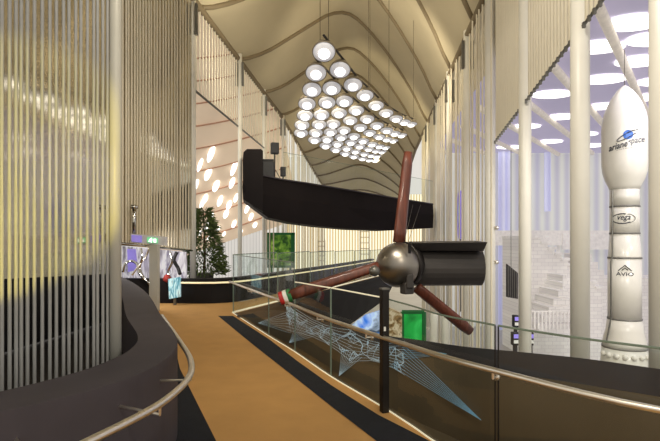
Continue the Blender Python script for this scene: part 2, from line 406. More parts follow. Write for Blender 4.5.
# ------------------------------------------------------------------ far walkway: fascia, glass, far parapet
fa, fb = Vector((-2.13, 10.3, 0)), Vector((3.2, 23.5, 0))
far = empty('rear_walkway_edge', 'black hull-like edge under the rear walkway beyond the glass corner', 'walkway edge', fa)
b = MB(); secs = []
for i in range(9):
    t = i/8; p = fa.lerp(fb, t)-fa; nn = Vector((.926, -.377, 0))
    zb = lerp(-2.4, -1.35, t)
    secs.append([p+Vector((0, 0, -.02)), p+nn*.10+Vector((0, 0, -.1)), p+nn*.05+Vector((0, 0, -.45)), p-nn*.4+Vector((0, 0, zb)), p-nn*1.2+Vector((0, 0, zb)), p-nn*1.2+Vector((0, 0, -.2))])
b.loft(secs); b.build('black_fascia', M['black'], far)
b = MB(); A_ = []; B_ = []
for i in range(9):
    t = i/8; p = fa.lerp(fb, t)-fa-nn*.015; A_.append(p); B_.append(p+nn*.0+Vector((0, 0, -lerp(1.1, .1, min(1, t*2.2)**.7))))
b.strip(A_, B_); b.build('bronze_band', M['bronze'], far)
b = MB(); b.tube([Vector((0, 0, .015)), fb-fa+Vector((0, 0, .015))], .022, 6); b.build('lit_edge', M['edgeglow'], far)
fg = empty('glass_balustrade', 'greenish glass balustrade running away from the corner along the rear walkway', 'balustrade', fa)
for i in range(7):
    a = fa.lerp(fb, i/7+.002)-fa; c = fa.lerp(fb, (i+1)/7-.002)-fa; h = Vector((0, 0, lerp(1.28, 1.12, i/7)))
    b = MB(); b.poly([a, c, c+h, a+h]); g = b.build('glass_panel', M['glassfar'], fg)
    b = MB(); b.tube([a+h, c+h], .01, 6); b.tube([a, a+h], .012, 6); b.build('panel_edge', M['edge'], g)
fp = empty('rear_parapet', 'low black parapet with glowing handrail at the far end of the tan floor', 'parapet', (-3, 12.1, 0))
pp = smooth_path([Vector(p) for p in [(-5.2, 11.9, 0), (-4.2, 11.9, 0), (-2.6, 12.0, 0), (-1.6, 14.0, 0), (.2, 18.5, 0), (2.3, 24.5, 0)]], 4); po = Vector((3, -12.1, 0))
b = MB(); b.loft([[p+po, p+po+Vector((0, 0, .62)), p+po+Vector((-.2, .25, .62)), p+po+Vector((-.2, .25, 0))] for p in pp]); b.build('parapet_body', M['black'], fp)
b = MB(); b.tube([p+po+Vector((.06, -.1, .53)) for p in pp[5:]], .022, 8); b.build('handrail', M['railglow'], fp)

# ------------------------------------------------------------------ lower level
b = MB(); b.box((6, 30, -3.45), (60, 66, .1)); struct(b.build('ground', M['lowfloor']))

# ------------------------------------------------------------------ ceiling
PROF = [8.7, 9.28, 10.2, 11.16, 12.06, 12.44, 12.1, 11.45, 10.6, 9.56, 8.3]
def prof(t):
    t = max(0, min(1, t))*10; i = min(9, int(t)); f = t-i
    p0, p1, p2, p3 = PROF[max(0, i-1)], PROF[i], PROF[i+1], PROF[min(10, i+2)]
    return .5*(2*p1+(p2-p0)*f+(2*p0-5*p1+4*p2-p3)*f*f+(3*p1-p0-3*p2+p3)*f**3)
def rib_pt(k, t):
    Y = 18.4+8.2*t+4.1*k; X = -3.64+9.19*t+.0957*4.1*k
    kk = max(0, k-2); e_ = lerp(8.7, 8.3, t); sc_ = max(0, 1-kk/7.5)
    return Vector((X, Y, e_-.3*kk+(prof(t)-e_)*sc_))
def eave(Y): return 8.6-.3*max(0, (Y-18.4)/4.1-2)
ceil = MB(); N = 24; K0, K1 = -7, 10
rows = []
for k4 in range(K0*4, K1*4+1):
    k = k4/4; fr = k4 % 4/4
    rows.append([rib_pt(k, i/N)+Vector((0, 0, .2*math.sin(PI*fr))) for i in range(N+1)])
ceil.loft(rows, closed=False, caps=False, smooth=True)
struct(ceil.build('ceiling', M['membrane']))
for k in range(K0+1, K1+1):
    b = MB(); b.tube([rib_pt(k, i/N)+Vector((0, 0, -.03)) for i in range(N+1)], .085, 8)
    o = struct(b.build('trim_%d' % (k+20), M['rib']))
# eave beams
for nm, fx, z in (('trim_3', XL, 8.7), ('trim_4', XR, 8.35)):
    b = MB(); b.tube([(fx(Y), Y, z-.08-(.3*max(0, (Y-(18.4 if fx is XL else 26.6))/4.1-2))) for Y in (3.5, 20, 26.6, 34.8, 45, 56)], .1, 8); struct(b.build(nm, M['rib']))

# ------------------------------------------------------------------ columns
def column(name, x, y, z0, z1, r, label, m='column', conn=None):
    e = empty(name, label, 'column', (x, y, z0), 'slim columns of the hall')
    b = MB(); b.lathe([(r, 0), (r, z1-z0)], 20); b.build('shaft', M[m], e)
    b = MB(); b.lathe([(r*1.7, 0), (r*1.7, .05), (r*1.05, .09)], 20); b.build('base_plate', M[m], e)
    if conn:
        b = MB()
        for s in (-1, 1): b.box((s*(r+.035), -.06, conn-z0), (.07, .1, .9))
        b.build('connector', M['fitting'], e)
    return e
ctx = {0: 'nearest ivory column at the right edge beside the rocket', 1: 'thick ivory column just left of the rocket nose', 2: 'slim ivory column in front of the stone stairs', 3: 'ivory column where the slanted rope edge meets the black horn'}
for i, (px, Y, r) in enumerate([(662, 5.0, .12), (580, 6.9, .132), (525, 9.4, .12), (490, 12.4, .135)]):
    x = (px-CX)/F*Y
    e = column('column', x, Y, -3.4, 9.6 if i < 2 else 8.6, r, ctx[i])
    if i == 3:
        for py in (228, 262):
            b = MB(); b.lathe([(0, -.06), (.05, -.04), (.06, 0), (.05, .04), (0, .06)], 12, (.13, -.12, P(0, py, Y).z+3.4)); b.build('clamp', M['steel'], e)
rl = ['ivory column right of the pendant lamps with twin grey brackets high on it', 'second bracketed ivory column behind the rope curtain edge', 'third bracketed ivory column receding along the right ropes', 'fourth and farthest ivory column on the right side of the hall']
for i, (px, Y) in enumerate([(467, 15.3), (449, 19), (437, 22.7), (427, 26.6)]):
    column('column', XR(Y)+.0, Y, -3.4, 8.4, .12, rl[i], 'column', 7.6)
ll = ['white column rising behind the potted plant', 'slim white column touching the end of the black hull', 'third white column behind the small speakers', 'fourth white column on the left, beyond the hull']
for i, (px, Y) in enumerate([(193, 13.7), (240, 18.2), (264, 22.5), (283, 26.8)]):
    column('column', (px-CX)/F*Y, Y, 0 if i < 1 else -3.4, 8.8, .085, ll[i], 'column', 8.0)
cx = (115.5-CX)/F*3.62
column('column', cx, 3.62, 0, 5.5, .043, 'grey white column closing the near rope curtain behind the parapet', 'colgrey')

# ------------------------------------------------------------------ ropes
def rope_proto(name, r, m):
    b = MB(); b.tube([(0, 0, 0), (0, 0, 1)], r, 8); return b.build(name, m)
used = {}
def rope(kind, x, y, z0, z1, label, group):
    key = kind
    if key not in used:
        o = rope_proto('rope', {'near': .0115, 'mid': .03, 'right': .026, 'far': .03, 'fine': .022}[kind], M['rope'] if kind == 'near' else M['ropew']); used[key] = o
    else:
        o = used[key].copy(); C.objects.link(o)
    o.location = (x, y, z0); o.scale = (1, 1, z1-z0); tag(o, label, 'rope', group); return o
# nearest left curtain, just behind the parapet
cur = [Vector((p[0], p[1], 0)) for p in smooth_path([(-2.3, 2.35), (-1.83, 2.78), (-1.66, 3.1), (-1.63, 3.35), (-1.64, 3.5)], 12)]
def by_px(path, px):
    for a, c in zip(path, path[1:]):
        pa = CX+F*a.x/a.y; pb = CX+F*c.x/c.y
        if (pa-px)*(pb-px) <= 0: return a.lerp(c, (px-pa)/(pb-pa) if pb != pa else 0)
    return path[-1]
px = -14.
line_a, line_b = Vector((-2.32, 3.0, 0)), Vector((-1.66, 3.66, 0))
i = 0
while px < 110:
    p = by_px(cur, px)
    pr = .0
    t = (px+14)/124
    q = P(px, 300, lerp(2.86, 3.6, t))
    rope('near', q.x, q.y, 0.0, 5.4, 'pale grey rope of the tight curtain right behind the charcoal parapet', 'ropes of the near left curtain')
    px += lerp(7.0, 4.4, t)*random.choice((.8, 1, 1, 1.15, 1.3)); i += 1
# second left curtain behind column
for i in range(24):
    px = 123+i*2.85+random.uniform(-.4, .4); Y = 5.15/(.0957-(px-CX)/F)
    q = P(px, 240, Y)
    rope('fine', q.x, q.y, P(0, lerp(243, 250, i/23), Y).z, 9.0, 'pale grey rope of the curtain hanging over the mirrored display', 'ropes of the second left curtain')
b = MB(); b.tube([P(119, 243.2, 5.15/(.0957+211/F)), P(192, 250.6, 5.15/(.0957+138/F))], .03, 8)
tag(b.build('curtain_rail', M['chrome']), 'steel bottom rail of the rope curtain over the mirrored display', 'curtain rail')
# left upper bays
Y = 13.95
while Y < 22.2:
    if min(abs(Y-c) for c in (18.2, 22.5)) > .15:
        rope('fine', XL(Y), Y, 6.05, 8.5, 'short cream rope under the left eave, above the white canopy', 'short ropes of the left upper bays')
    Y += .27
b = MB(); b.tube([(XL(13.8), 13.8, 6.0), (XL(22.4), 22.4, 6.0)], .035, 8)
tag(b.build('curtain_rail', M['fitting']), 'thin bottom rail of the short ropes beside the left white column', 'curtain rail')
Y = 23.0
while Y < 50:
    if abs(Y-26.8) > .2: rope('far', XL(Y)+random.uniform(-.05, .05), Y, -3.4, eave(Y), 'warm backlit rope standing behind the black hull', 'backlit ropes behind the hull')
    Y += .62+random.uniform(-.12, .2)
# right upper curtain
def zr(Y): return lerp(4.75, 4.07, (Y-6.3)/5.3)
Y = 5.35
while Y < 11.7:
    if min(abs(Y-c) for c in (6.9, 9.4)) > .2:
        x = XR(Y)
        rope('mid', x, Y, zr(Y), 9.2, 'pale rope of the right upper curtain ending at the slanted rail', 'ropes of the right upper curtain')
    Y += .145
b = MB(); b.tube([(XR(Y), Y, zr(Y)) for Y in (5.2, 8, 11.75)], .025, 8)
e = b.build('curtain_rail', M['fitting']); tag(e, 'slanted grey bottom rail of the right upper rope curtain', 'curtain rail')
Y = 5.4
while Y < 11.7:
    bb = MB(); bb.box((XR(Y)-.03, Y, zr(Y)-.045), (.04, .04, .08)); Y += .16
    bb.build('hanger_clip', M['fitting'], e)
Y = 11.95
while Y < 30:
    if min(abs(Y-c) for c in (12.4, 15.3, 19, 22.7, 26.6)) > .27:
        rope('right', XR(Y)+random.uniform(-.06, .06), Y, -3.4, 8.4, 'long ivory rope of the right wall reaching down past the black horn', 'long ropes of the right wall')
    Y += random.choice((.22, .3, .36, .5))

# ------------------------------------------------------------------ walls / backdrops
b = MB(); b.poly([(XL(2), 2, 1.2), (XL(9.5), 9.5, .9), (XL(9.5), 9.5, 1.5), (XL(13.6), 13.6, 1.3), (XL(13.6), 13.6, 9.2), (XL(2), 2, 9.2)]); struct(b.build('wall_left', M['mirrorwall']))
b = MB(); b.poly([(XL(2)+.03, 2, 0), (XL(9.5)+.03, 9.5, 0), (XL(9.5)+.03, 9.5, .92), (XL(2)+.03, 2, 1.25)]); struct(b.build('baseboard_left', M['black']))
b = MB(); b.prism([(-8, -1), (-1.9, -1), (-2.6, 1.75), (-1.8, 2.5), (-1.45, 3.4), (-1.9, 4.7), (-4.6, 10.0), (-5.4, 11.95), (-4.2, 12.2), (-2.6, 12.4), (-2.6, 16.8), (-9, 16.8)], -.16, -.02); struct(b.build('floor_left', M['black']))
b = MB(); b.poly([(-6, 66, -3.4), (14, 66, -3.4), (14, 66, 8), (-6, 66, 8)]); struct(b.build('wall_back', M['endcurtain']))
b = MB(); pts = [(6.5, 34.5), (30, 34.5)]
b.poly([(6.1, 27.2, -3.4), (34, 27.2, -3.4), (34, 27.2, 7.2), (6.1, 27.2, 7.2)]); struct(b.build('wall_right', M['lavcurtain']))
b = MB(); b.poly([(XR(3)+.4, 3, 6.62), (XR(34)+.4, 34, 6.62), (XR(34)+.4, 34, 9.6), (XR(3)+.4, 3, 9.6)]); struct(b.build('wall_right_upper', M['beam']))
def drape(x0, x1, y, z0, z1, m, label):
    b = MB(); n = int((x1-x0)/.1)+2
    b.strip([(lerp(x0, x1, i/n), y+.06*math.sin(i*1.3), z0) for i in range(n+1)], [(lerp(x0, x1, i/n), y+.06*math.sin(i*1.3), z1) for i in range(n+1)])
    return tag(b.build('curtain', m), label, 'curtain')
drape(9.3, 9.95, 26, -3.38, 6.5, M['bluecurtain'], 'blue glowing curtain strip hanging between the rope wall and the stone stairs')
drape(11.95, 12.35, 26.2, 3.2, 6.5, M['bluecurtain'], 'narrow blue curtain strip high behind the stone stairs')
b = MB(); b.poly([P(196, 252, 30), P(262, 230, 30), P(264, 292, 30), P(190, 292, 30)])
o = b.build('curtain', M['whitecurtain']); tag(o, 'white pleated curtain low behind the potted plant', 'curtain')

# left canopy with bright openings
can = empty('white_canopy', 'pinkish white sloping canopy with bright leaf-shaped openings seen past the left column', 'canopy', (-6, 24, 4))
co = Vector((6, -24, -4))
def lc(u, v):    # u across picture, v down
    Y = lerp(19, 34, v); p1 = CX+F*XL(Y)/Y-4; px = lerp(150, p1, u); w_ = (px-150)/150
    return P(px, lerp(-30, lerp(268, 218, w_), v), Y) + co
b = MB(); b.loft([[lc(u/10, v/14)+Vector((0, 0, .12*math.sin(v*PI/2+u*.3))) for u in range(11)] for v in range(15)], closed=False, caps=False, smooth=True)
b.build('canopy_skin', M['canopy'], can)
for k in range(9):
    v = .3+.08*k
    b = MB(); b.tube([lc(u/10, v+.015*math.sin(u/10*PI))+Vector((0, -.1, -.02)) for u in range(11)], .045, 6); b.build('canopy_rib', M['canopyrib'], can)
holes = [(211, 154, 6, 17), (208, 174, 6, 14), (216, 186, 6, 12), (205, 199, 5, 10), (220, 201, 5, 11), (234, 168, 5, 16), (232, 183, 5, 11), (211, 217, 5, 9), (226, 214, 5, 9), (218, 229, 4, 7), (229, 205, 5, 9),
         (234, 224, 4, 8), (247, 209, 4, 9), (251, 217, 4, 8), (202, 204, 4, 10), (200, 233, 4, 6), (236, 198, 4, 9), (207, 226, 4, 8), (224, 234, 3, 5), (209, 238, 4, 5), (241, 232, 3, 5), (200, 165, 4, 14), (196, 185, 4, 12), (255, 225, 4, 6)]
for hx, hy, hw, hh in holes:
    v = None
    u = (hx-150)/150; bot = lerp(268, 218, u); v = (hy+30)/(bot+30); Y = lerp(19, 34, v)-.35
    b = MB(); pts = []
    for k in range(14):
        a = 2*PI*k/14; ex = math.cos(a)*hw/2; ey = math.sin(a)*hh/2
        pts.append(P(hx+ex-ey*.32, hy+ey, Y)+co)
    b.poly(pts); b.build('opening', M['skyhole'], can)

# right canopy
rc = empty('lavender_canopy', 'flat lavender canopy with bright oval skylights above the rocket', 'canopy', (12, 20, 6.6))
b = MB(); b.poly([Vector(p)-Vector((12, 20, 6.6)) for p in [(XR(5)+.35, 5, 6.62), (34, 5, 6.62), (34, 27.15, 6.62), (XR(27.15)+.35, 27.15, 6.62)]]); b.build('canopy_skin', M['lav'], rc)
for x, y in [(633, 23.7), (598, 48), (640, 62), (604, 80), (552, 95), (603, 107), (645, 98), (560, 117.5), (583, 134.6), (524.6, 127), (549, 142), (591, 146), (509.5, 147.6), (554, 154), (518, 158), (593, 157), (655, 40), (660, 82), (640, 125), (668, 108), (625, 150), (660, 140), (532, 163), (575, 163)]:
    if y > 151: continue
    q = P(x, y, 4.97*F/(HZ-y))
    b = MB(); b.poly([Vector((q.x+.68*math.cos(2*PI*k/24)-12, q.y+.42*math.sin(2*PI*k/24)-20, -.03)) for k in range(24)]); b.build('skylight', M['skyhole'], rc)
for j in range(-2, 7):
    a = Vector((5.82+.75*j, 10.1+3.5*j, 6.5)); dr = Vector((.62, .78, 0)).normalized(); pts = []
    for q in range(-8, 36):
        p = a+dr*q
        if p.x > XR(p.y)+.5 and 5 < p.y < 26.9: pts.append(p-Vector((12, 20, 6.6)))
    if len(pts) > 1:
        b = MB(); b.tube(pts, .12, 8); b.build('canopy_beam', M['skybeam'], rc)

# ------------------------------------------------------------------ black hull
hl = empty('boat_hull', 'long black boat-shaped hull with a tall stern block hanging above the walkway', 'hull', P(243, 200, 17.5))
hoff = -P(243, 200, 17.5)
def hY(px): return lerp(17.5, 22.0, (px-243)/190)
topl = [(243, 178), (263, 176), (283, 180), (310, 184), (340, 189), (387, 197), (433, 204.5)]
botl = [(243, 199), (268, 217.5), (290, 222.5), (317, 226), (350, 229), (387, 230.5), (433, 228)]
secs = []
for (tx, ty), (bx, by) in zip(topl, botl):
    Yt = hY((tx+bx)/2); 
    t = P(tx, ty, Yt)+hoff; bo_ = P(bx, by, Yt)+hoff
    back = Vector((-.35, 2.0, 0))
    secs.append([t, t+Vector((bo_.x-t.x, 0, 0))*.5+Vector((0, -.12, -.45*(t.z-bo_.z))), bo_, bo_+back*.85+Vector((0, 0, 0)), t+back])
b = MB(); b.loft(secs); b.build('hull_body', M['hull'], hl)
b = MB(); ba = P(243, 149, 17.5)+hoff
outl = [(243, 199), (242.6, 160), (243.5, 152), (247, 149), (261, 149), (263, 151), (263, 180), (263, 212)]
f_ = [P(x, y, 17.46)+hoff for x, y in outl]; g_ = [p+Vector((-.3, 2.0, 0)) for p in f_]
b.loft([f_, g_]); b.build('stern_block', M['hull'], hl)
tp = [P(x, y, hY(x)-.02)+hoff+Vector((0, 0, .02)) for x, y in topl[1:]]
b = MB(); b.tube(tp, .03, 6); b.build('deck_trim', M['parapet'], hl)
# balustrade on hull
hb = empty('glass_balustrade', 'glass balustrade standing on the deck of the black hull', 'balustrade', P(290, 180, 18.6))
hbo = -P(290, 180, 18.6)
dk = [(283, 180), (310, 184), (340, 189), (387, 197), (433, 204.5)]
for (x0, y0), (x1, y1) in zip(dk, dk[1:]):
    a = P(x0+.3, y0, hY(x0)+.1)+hbo; c = P(x1-.3, y1, hY(x1)+.1)+hbo; h = Vector((0, 0, 1.1))
    b = MB(); b.poly([a, c, c+h, a+h]); g = b.build('glass_panel', M['glass'], hb)
    b = MB(); b.tube([a+h, c+h], .008, 5); b.build('panel_edge', M['edge'], g)
# speakers and console on the hull
def spk(px0, px1, py0, py1, pyb, Y, label):
    w = (px1-px0)/F*Y; h = (py1-py0)/F*Y
    base = P((px0+px1)/2, pyb, Y); top = P(0, py1, Y).z-base.z
    e = empty('loudspeaker', label, 'speaker', base)
    b = MB(); b.box((0, 0, top+h/2), (w, w*.9, h), .3); b.build('cabinet', M['speaker'], e, bevel=.02)
    b = MB(); b.box((.12*w, -.46*w, top+h/2), (w*.8, .02, h*.85), .3); b.build('grille', M['grille'], e)
    b = MB(); b.tube([(0, 0, 0), (0, 0, top)], .025, 8); b.build('pole', M['speaker'], e)
    for a in (0, 2.1, 4.2):
        b = MB(); b.tube([(0, 0, .45*top), (.28*math.cos(a), .28*math.sin(a), 0.01)], .014, 6); b.build('leg', M['speaker'], e)
spk(271, 278.5, 143, 154, 181, 19, 'taller black loudspeaker on a pole beside the stern block')
spk(280.5, 285.5, 167, 176.5, 182, 19.4, 'shorter black loudspeaker low on the hull deck')
q = P(268.5, 178, 18.4)
cs = empty('control_console', 'small black console box on the deck behind the stern block', 'console', q)
b = MB(); b.box((0, 0, .32), (.46, .4, .64), .1); b.build('console_body', M['speaker'], cs, bevel=.03)
b = MB(); b.box((.0, -.02, .68), (.42, .36, .06), .1); b.build('console_top', M['grille'], cs)

# ------------------------------------------------------------------ pendant lamps
row0 = [(0, 0), (16, 18), (29, 33), (41, 43.5), (52, 53.5), (62, 61), (72, 66.5), (80, 70), (87, 72)]
start = [(324, 52), (316, 73), (312, 90), (307, 104), (305, 115.5), (302, 125), (301, 133)]
xs = [1, .98, .93, .90, .88, .86, .85]; ys = [1, .86, .70, .60, .50, .43, .38]
ordn = ['first', 'second', 'third', 'fourth', 'fifth', 'sixth', 'seventh', 'eighth', 'ninth']
rown = ['topmost front', 'second', 'third', 'fourth', 'fifth', 'sixth', 'seventh and lowest']
def lamp_pos(i, j):
    x = start[j][0]+row0[i][0]*xs[j]; y = start[j][1]+row0[i][1]*ys[j]
    return P(x, y, 10.3+j*1.0+i*1.1)
D = .245
proto = empty('pendant_lamp', '', 'lamp')
b = MB(); b.lathe([(D*1.02, 0), (D*1.04, .02), (D*.98, .09), (D*.8, .17), (D*.5, .225), (.05, .25), (.05, .30)], 24); b.build('lamp_shade', M['shade'], proto)
b = MB(); b.lathe([(D*.3, -.075), (D*.6, -.06), (D*.85, -.035), (D*.99, .0)], 24); b.build('diffuser', M['diffuser'], proto)
b = MB(); b.lathe([(0, -.12), (D*.3, -.112), (D*.5, -.09), (D*.52, -.06)], 16); b.build('bulb', M['bulb'], proto)
b = MB(); b.tube([(D*1.03*math.cos(2*PI*k/24), D*1.03*math.sin(2*PI*k/24), 0) for k in range(24)], .012, 6, closed=True); b.build('rim', M['shade'], proto)
first = True
for j in range(7):
    for i in range(9):
        o = proto if first else copy_tree(proto); first = False
        p = lamp_pos(i, j); o.location = p
        tilt = math.radians(max(4, 34-1.3*j-3.4*i))
        az = math.atan2(p.x, p.y)
        o.rotation_euler = (-tilt, 0, -az)
        tag(o, 'glowing pendant lamp, %s from left in the %s row of the cluster' % (ordn[i], rown[j]), 'lamp', 'pendant lamp cluster')
for j, lab in ((0, 'dark curved rail carrying the front row of pendant lamps'), (1, 'dark curved rail carrying the second row of pendant lamps'), (4, 'dark curved rail over the fifth row of pendant lamps')):
    pts = [lamp_pos(i, j)+Vector((.13, .05, .22)) for i in range(9)]
    pts = [pts[0]*2-pts[1]]+pts if j < 2 else pts
    pts[0] = pts[1].lerp(pts[0], .35) if j < 2 else pts[0]
    b = MB(); b.tube(smooth_path(pts, 3), .028, 6); tag(b.build('lamp_rail', M['darkmetal']), lab, 'lamp rail')
wl = ['thin wire above the topmost pendant lamp', 'thin wire over the fourth lamp of the front row', 'thin wire over the sixth lamp of the front row', 'thin wire at the right end of the lamp cluster', 'thin wire over the start of the second lamp row', 'thin wire over the middle of the second lamp row']
for (i, j), lab in zip([(0, 0), (3, 0), (5, 0), (8, 0), (0, 1), (4, 1)], wl):
    p = lamp_pos(i, j)+Vector((.1, 0, .28))
    b = MB(); b.tube([p, (p.x, p.y, 11.9 if i < 4 else 10.6)], .008, 5); tag(b.build('suspension_wire', M['wire']), lab, 'wire')

# ------------------------------------------------------------------ wooden rotor
HUB = P(397, 265, 6.5)
rot = empty('wooden_rotor', 'three-bladed wooden rotor with silver hub and black sheet metal horn behind the glass', 'rotor', HUB)
axis = Vector((-.72, -.66, .0)).normalized()
Rax = axis.to_track_quat('Z', 'Y').to_matrix()
b = MB(); b.lathe([(.30, -.16), (.315, -.06), (.31, .02), (.285, .10), (.24, .17), (.175, .225), (.1, .26), (0, .27)], 28, (0, 0, 0), Rax); b.build('hub_dome', M['hubm'], rot)
b = MB(); b.lathe([(.2, -.24), (.31, -.22), (.328, -.14), (.32, -.09)], 28, (0, 0, 0), Rax); b.build('hub_ring', M['darkmetal'], rot)
kn = P(374.5, 271, 6.15)-HUB
b = MB(); b.lathe([(0, -.075), (.05, -.055), (.075, 0), (.055, .05), (0, .075)], 16, kn, Rax); b.build('hub_knob', M['fitting'], rot)
b = MB(); b.box(P(409.5, 248.5, 6.22)-HUB, (.03, .03, .13), .3); b.build('slot', M['black'], rot)
b = MB(); b.box(P(407, 288, 6.35)-HUB, (.15, .14, .16), .4); b.box(P(409, 281, 6.3)-HUB, (.1, .1, .2), .2); b.build('pitch_box', M['nacelle'], rot, bevel=.02)
def blade(p0, p1, w0, w1, t=.05, name='blade', cut=0.):
    d = (p1-p0); L_ = d.length; d.normalize(); view = Vector((0, 1, 0)); wv = d.cross(view).normalized(); th = d.cross(wv).normalized()
    b = MB(); secs = []
    for i in range(9):
        s = i/8; w = lerp(w0, w1, s)
        if i == 8: w *= .8
        c = p0+d*(L_*s); tw = .5-.4*s; a = wv*math.cos(tw)+th*math.sin(tw); n_ = th*math.cos(tw)-wv*math.sin(tw)
        w_ = w/math.cos(tw)
        secs.append([c+a*w_/2*x+n_*t*y for x, y in ((-1, 0), (-.6, .55), (0, .7), (.6, .45), (1, 0), (.6, -.3), (0, -.4), (-.6, -.3))])
    b.loft(secs, smooth=True); return b
z0 = Vector((0, 0, 0))
bl = [(P(399, 243, 6.55), P(408.4, 152, 6.7), .19, .145), (P(381, 265, 6.45), P(289, 295.5, 6.35), .13, .165), (P(416, 287, 6.6), P(471, 332, 6.9), .15, .16)]
for i, (p0, p1, w0, w1) in enumerate(bl):
    bo_ = blade(p0-HUB, p1-HUB, w0, w1).build('blade', M['wood'], rot)
    if i == 1:
        d = (p1-p0).normalized()
        for k, mm in enumerate(('green', 'white', 'red')):
            a = p1-HUB+d*(-.03+.055*k); c = a+d*.057
            blade(a, c, .178, .178, .054).build('flag_band', M[mm], bo_)
# horn
def hp(px, py, Y): return P(px, py, Y)-HUB
b = MB(); secs = []
for px, Yc in ((414, 6.6), (450, 6.66), (483, 6.72)):
    sec = []
    for k in range(13):
        a = -PI/2+PI*k/12
        sec.append(hp(px, 268, Yc)+Vector((0, -.22*math.cos(a)+.1, .26*math.sin(a))))
    sec += [hp(px, 268, Yc)+Vector((0, .35, .26)), hp(px, 268, Yc)+Vector((0, .35, -.26))]
    secs.append(sec)
b.loft(secs, smooth=False); hn = b.build('horn_body', M['nacelle'], rot)
b = MB()
A = [hp(415, 243, 6.35), hp(487.5, 242.2, 6.4), hp(483.5, 251, 6.55), hp(415, 250.5, 6.5)]
Bk = [p+Vector((0, .5, .02)) for p in A]
b.loft([A, Bk]); b.build('horn_lip', M['nacelle'], rot)
for dx, lab in ((0, 'left'), (.11, 'right')):
    a = P(404+dx*35, 243, 6.5); c = P(413+dx*70, 204.5, 19.6)
    b = MB(); b.tube([a, c], .004, 5); b.build('hanging_cable', M['wire'], rot).location = -HUB

# ------------------------------------------------------------------ rocket
RY = 12.0; RX = (624.5-CX)/F*RY
def rz_(py): return EYE-(py-HZ)/F*RY
CT = math.cos(math.atan2(RX, RY))
def rr(w): return w/2/F*RY*CT
rk = empty('rocket_model', 'tall white launcher rocket model with pointed fairing standing at the right', 'rocket', (RX, RY, -3.4))
def rlathe(pr, name, m, n=40, parent=rk):
    b = MB(); b.lathe([(rr(w), rz_(y)+3.4) for y, w in pr], n); return b.build(name, m, parent)
rlathe([(190, 31), (186, 34), (180, 41), (172, 46), (164, 48), (130, 48.4), (122, 47), (114, 43.5), (106, 37), (98, 28), (91, 16.5), (87, 7), (85, 0)], 'fairing', M['rocket'])
rlathe([(206, 31), (189, 31)], 'adapter_stage', M['rocket']); rlathe([(233, 31), (207.5, 31)], 'upper_stage', M['rocket'])
rlathe([(257, 34.5), (256, 34), (234, 31)], 'interstage', M['rocket']); rlathe([(318, 35), (258.5, 35)], 'first_stage', M['rocket'])
rlathe([(346, 47), (340, 45), (330, 39), (319, 36)], 'skirt', M['rocket']); rlathe([(495, 50), (362, 50), (347, 47.5)], 'base_ring', M['rocket'])
for y, w in ((206.6, 31.4), (233.4, 31.6), (257.8, 35.2), (318.5, 36), (346.5, 47.6)):
    rlathe([(y+.7, w+.4), (y-.7, w+.4)], 'joint_band', M['ringm'])
for k in range(10):
    a = -PI+PI*k/9; b = MB(); R_ = rr(50)
    b.lathe([(0, -.07), (.05, -.05), (.07, 0), (.05, .05), (0, .07)], 12, (R_*math.cos(a), R_*math.sin(a), rz_(353)+3.4)); b.build('bolt_cap', M['rocket'], rk)
b = MB(); b.tube([(rr(31.5)*math.cos(a_)*1.03-.03, -.12, rz_(y)+3.4) for y, a_ in ((190, PI), (233, PI), (256, PI))]+[(-rr(36)-.03, -.12, rz_(y)+3.4) for y in (262, 318)]+[(-rr(46)-.04, -.12, rz_(342)+3.4)], .02, 6); b.build('cable_duct', M['fitting'], rk)
b = MB(); b.tube([(0, 0, rz_(86)+3.4), (0, 0, 6.45+3.4)], .008, 5); b.build('nose_wire', M['wire'], rk)
# lettering on the rocket, bent round the body
AZ = -PI/2+math.atan2(RX, RY)*-1   # direction facing the camera
def wrap(px, py, R_):
    s = (px-624.5)/F*RY*CT/R_
    s = math.asin(max(-.98, min(.98, s)))
    view = math.atan2(-RY, -RX); a = view+s
    return Vector((R_*math.cos(a), R_*math.sin(a), rz_(py)+3.4))
def text_mesh(txt, name, x0, x1, ymid, h, R_, m, shear=0., rise=0., bold=0.):
    cu = bpy.data.curves.new('lettering', 'FONT'); cu.body = txt; cu.size = 1; cu.shear = shear; cu.resolution_u = 2; cu.offset = bold
    ob = bpy.data.objects.new('lettering_source', cu); C.objects.link(ob)
    dg = bpy.context.evaluated_depsgraph_get(); dg.update()
    me = bpy.data.meshes.new_from_object(ob.evaluated_get(dg)); bpy.data.objects.remove(ob)
    bm = bmesh.new(); bm.from_mesh(me)
    bmesh.ops.subdivide_edges(bm, edges=[e for e in bm.edges if e.calc_length() > .25], cuts=2)
    bmesh.ops.triangulate(bm, faces=bm.faces)
    xs_ = [v.co.x for v in bm.verts]; a0, a1 = min(xs_), max(xs_); ys_ = [v.co.y for v in bm.verts]; b0 = min(ys_); b1 = max(ys_)
    for v in bm.verts:
        t = (v.co.x-a0)/(a1-a0); px = lerp(x0, x1, t); py = ymid+h/2-(v.co.y-b0)/(b1-b0)*h-rise*t
        v.co = wrap(px, py, R_)
    bm.to_mesh(me); bm.free(); me.name = name; me.materials.clear(); me.materials.append(m)
    o = bpy.data.objects.new(name, me); C.objects.link(o); o.parent = rk; return o
R1 = rr(48.4)+.006
text_mesh('ariane', 'lettering', 609, 627.5, 150.2, 6.0, R1, M['ink'], .15, 3.2, .02)
text_mesh('space', 'lettering', 628, 644, 147.2, 6.2, R1, M['greyink'], .15, 2.4, .012)
text_mesh('service & solutions', 'lettering', 616.5, 632, 152.6, 1.3, R1, M['ringm'], 0, 1.5)
b = MB(); b.poly([wrap(628+5*math.cos(2*PI*k/24), 138.8+4.6*math.sin(2*PI*k/24), R1) for k in range(24)]); b.build('emblem_disc', M['blue'], rk)
b = MB(); pts = []
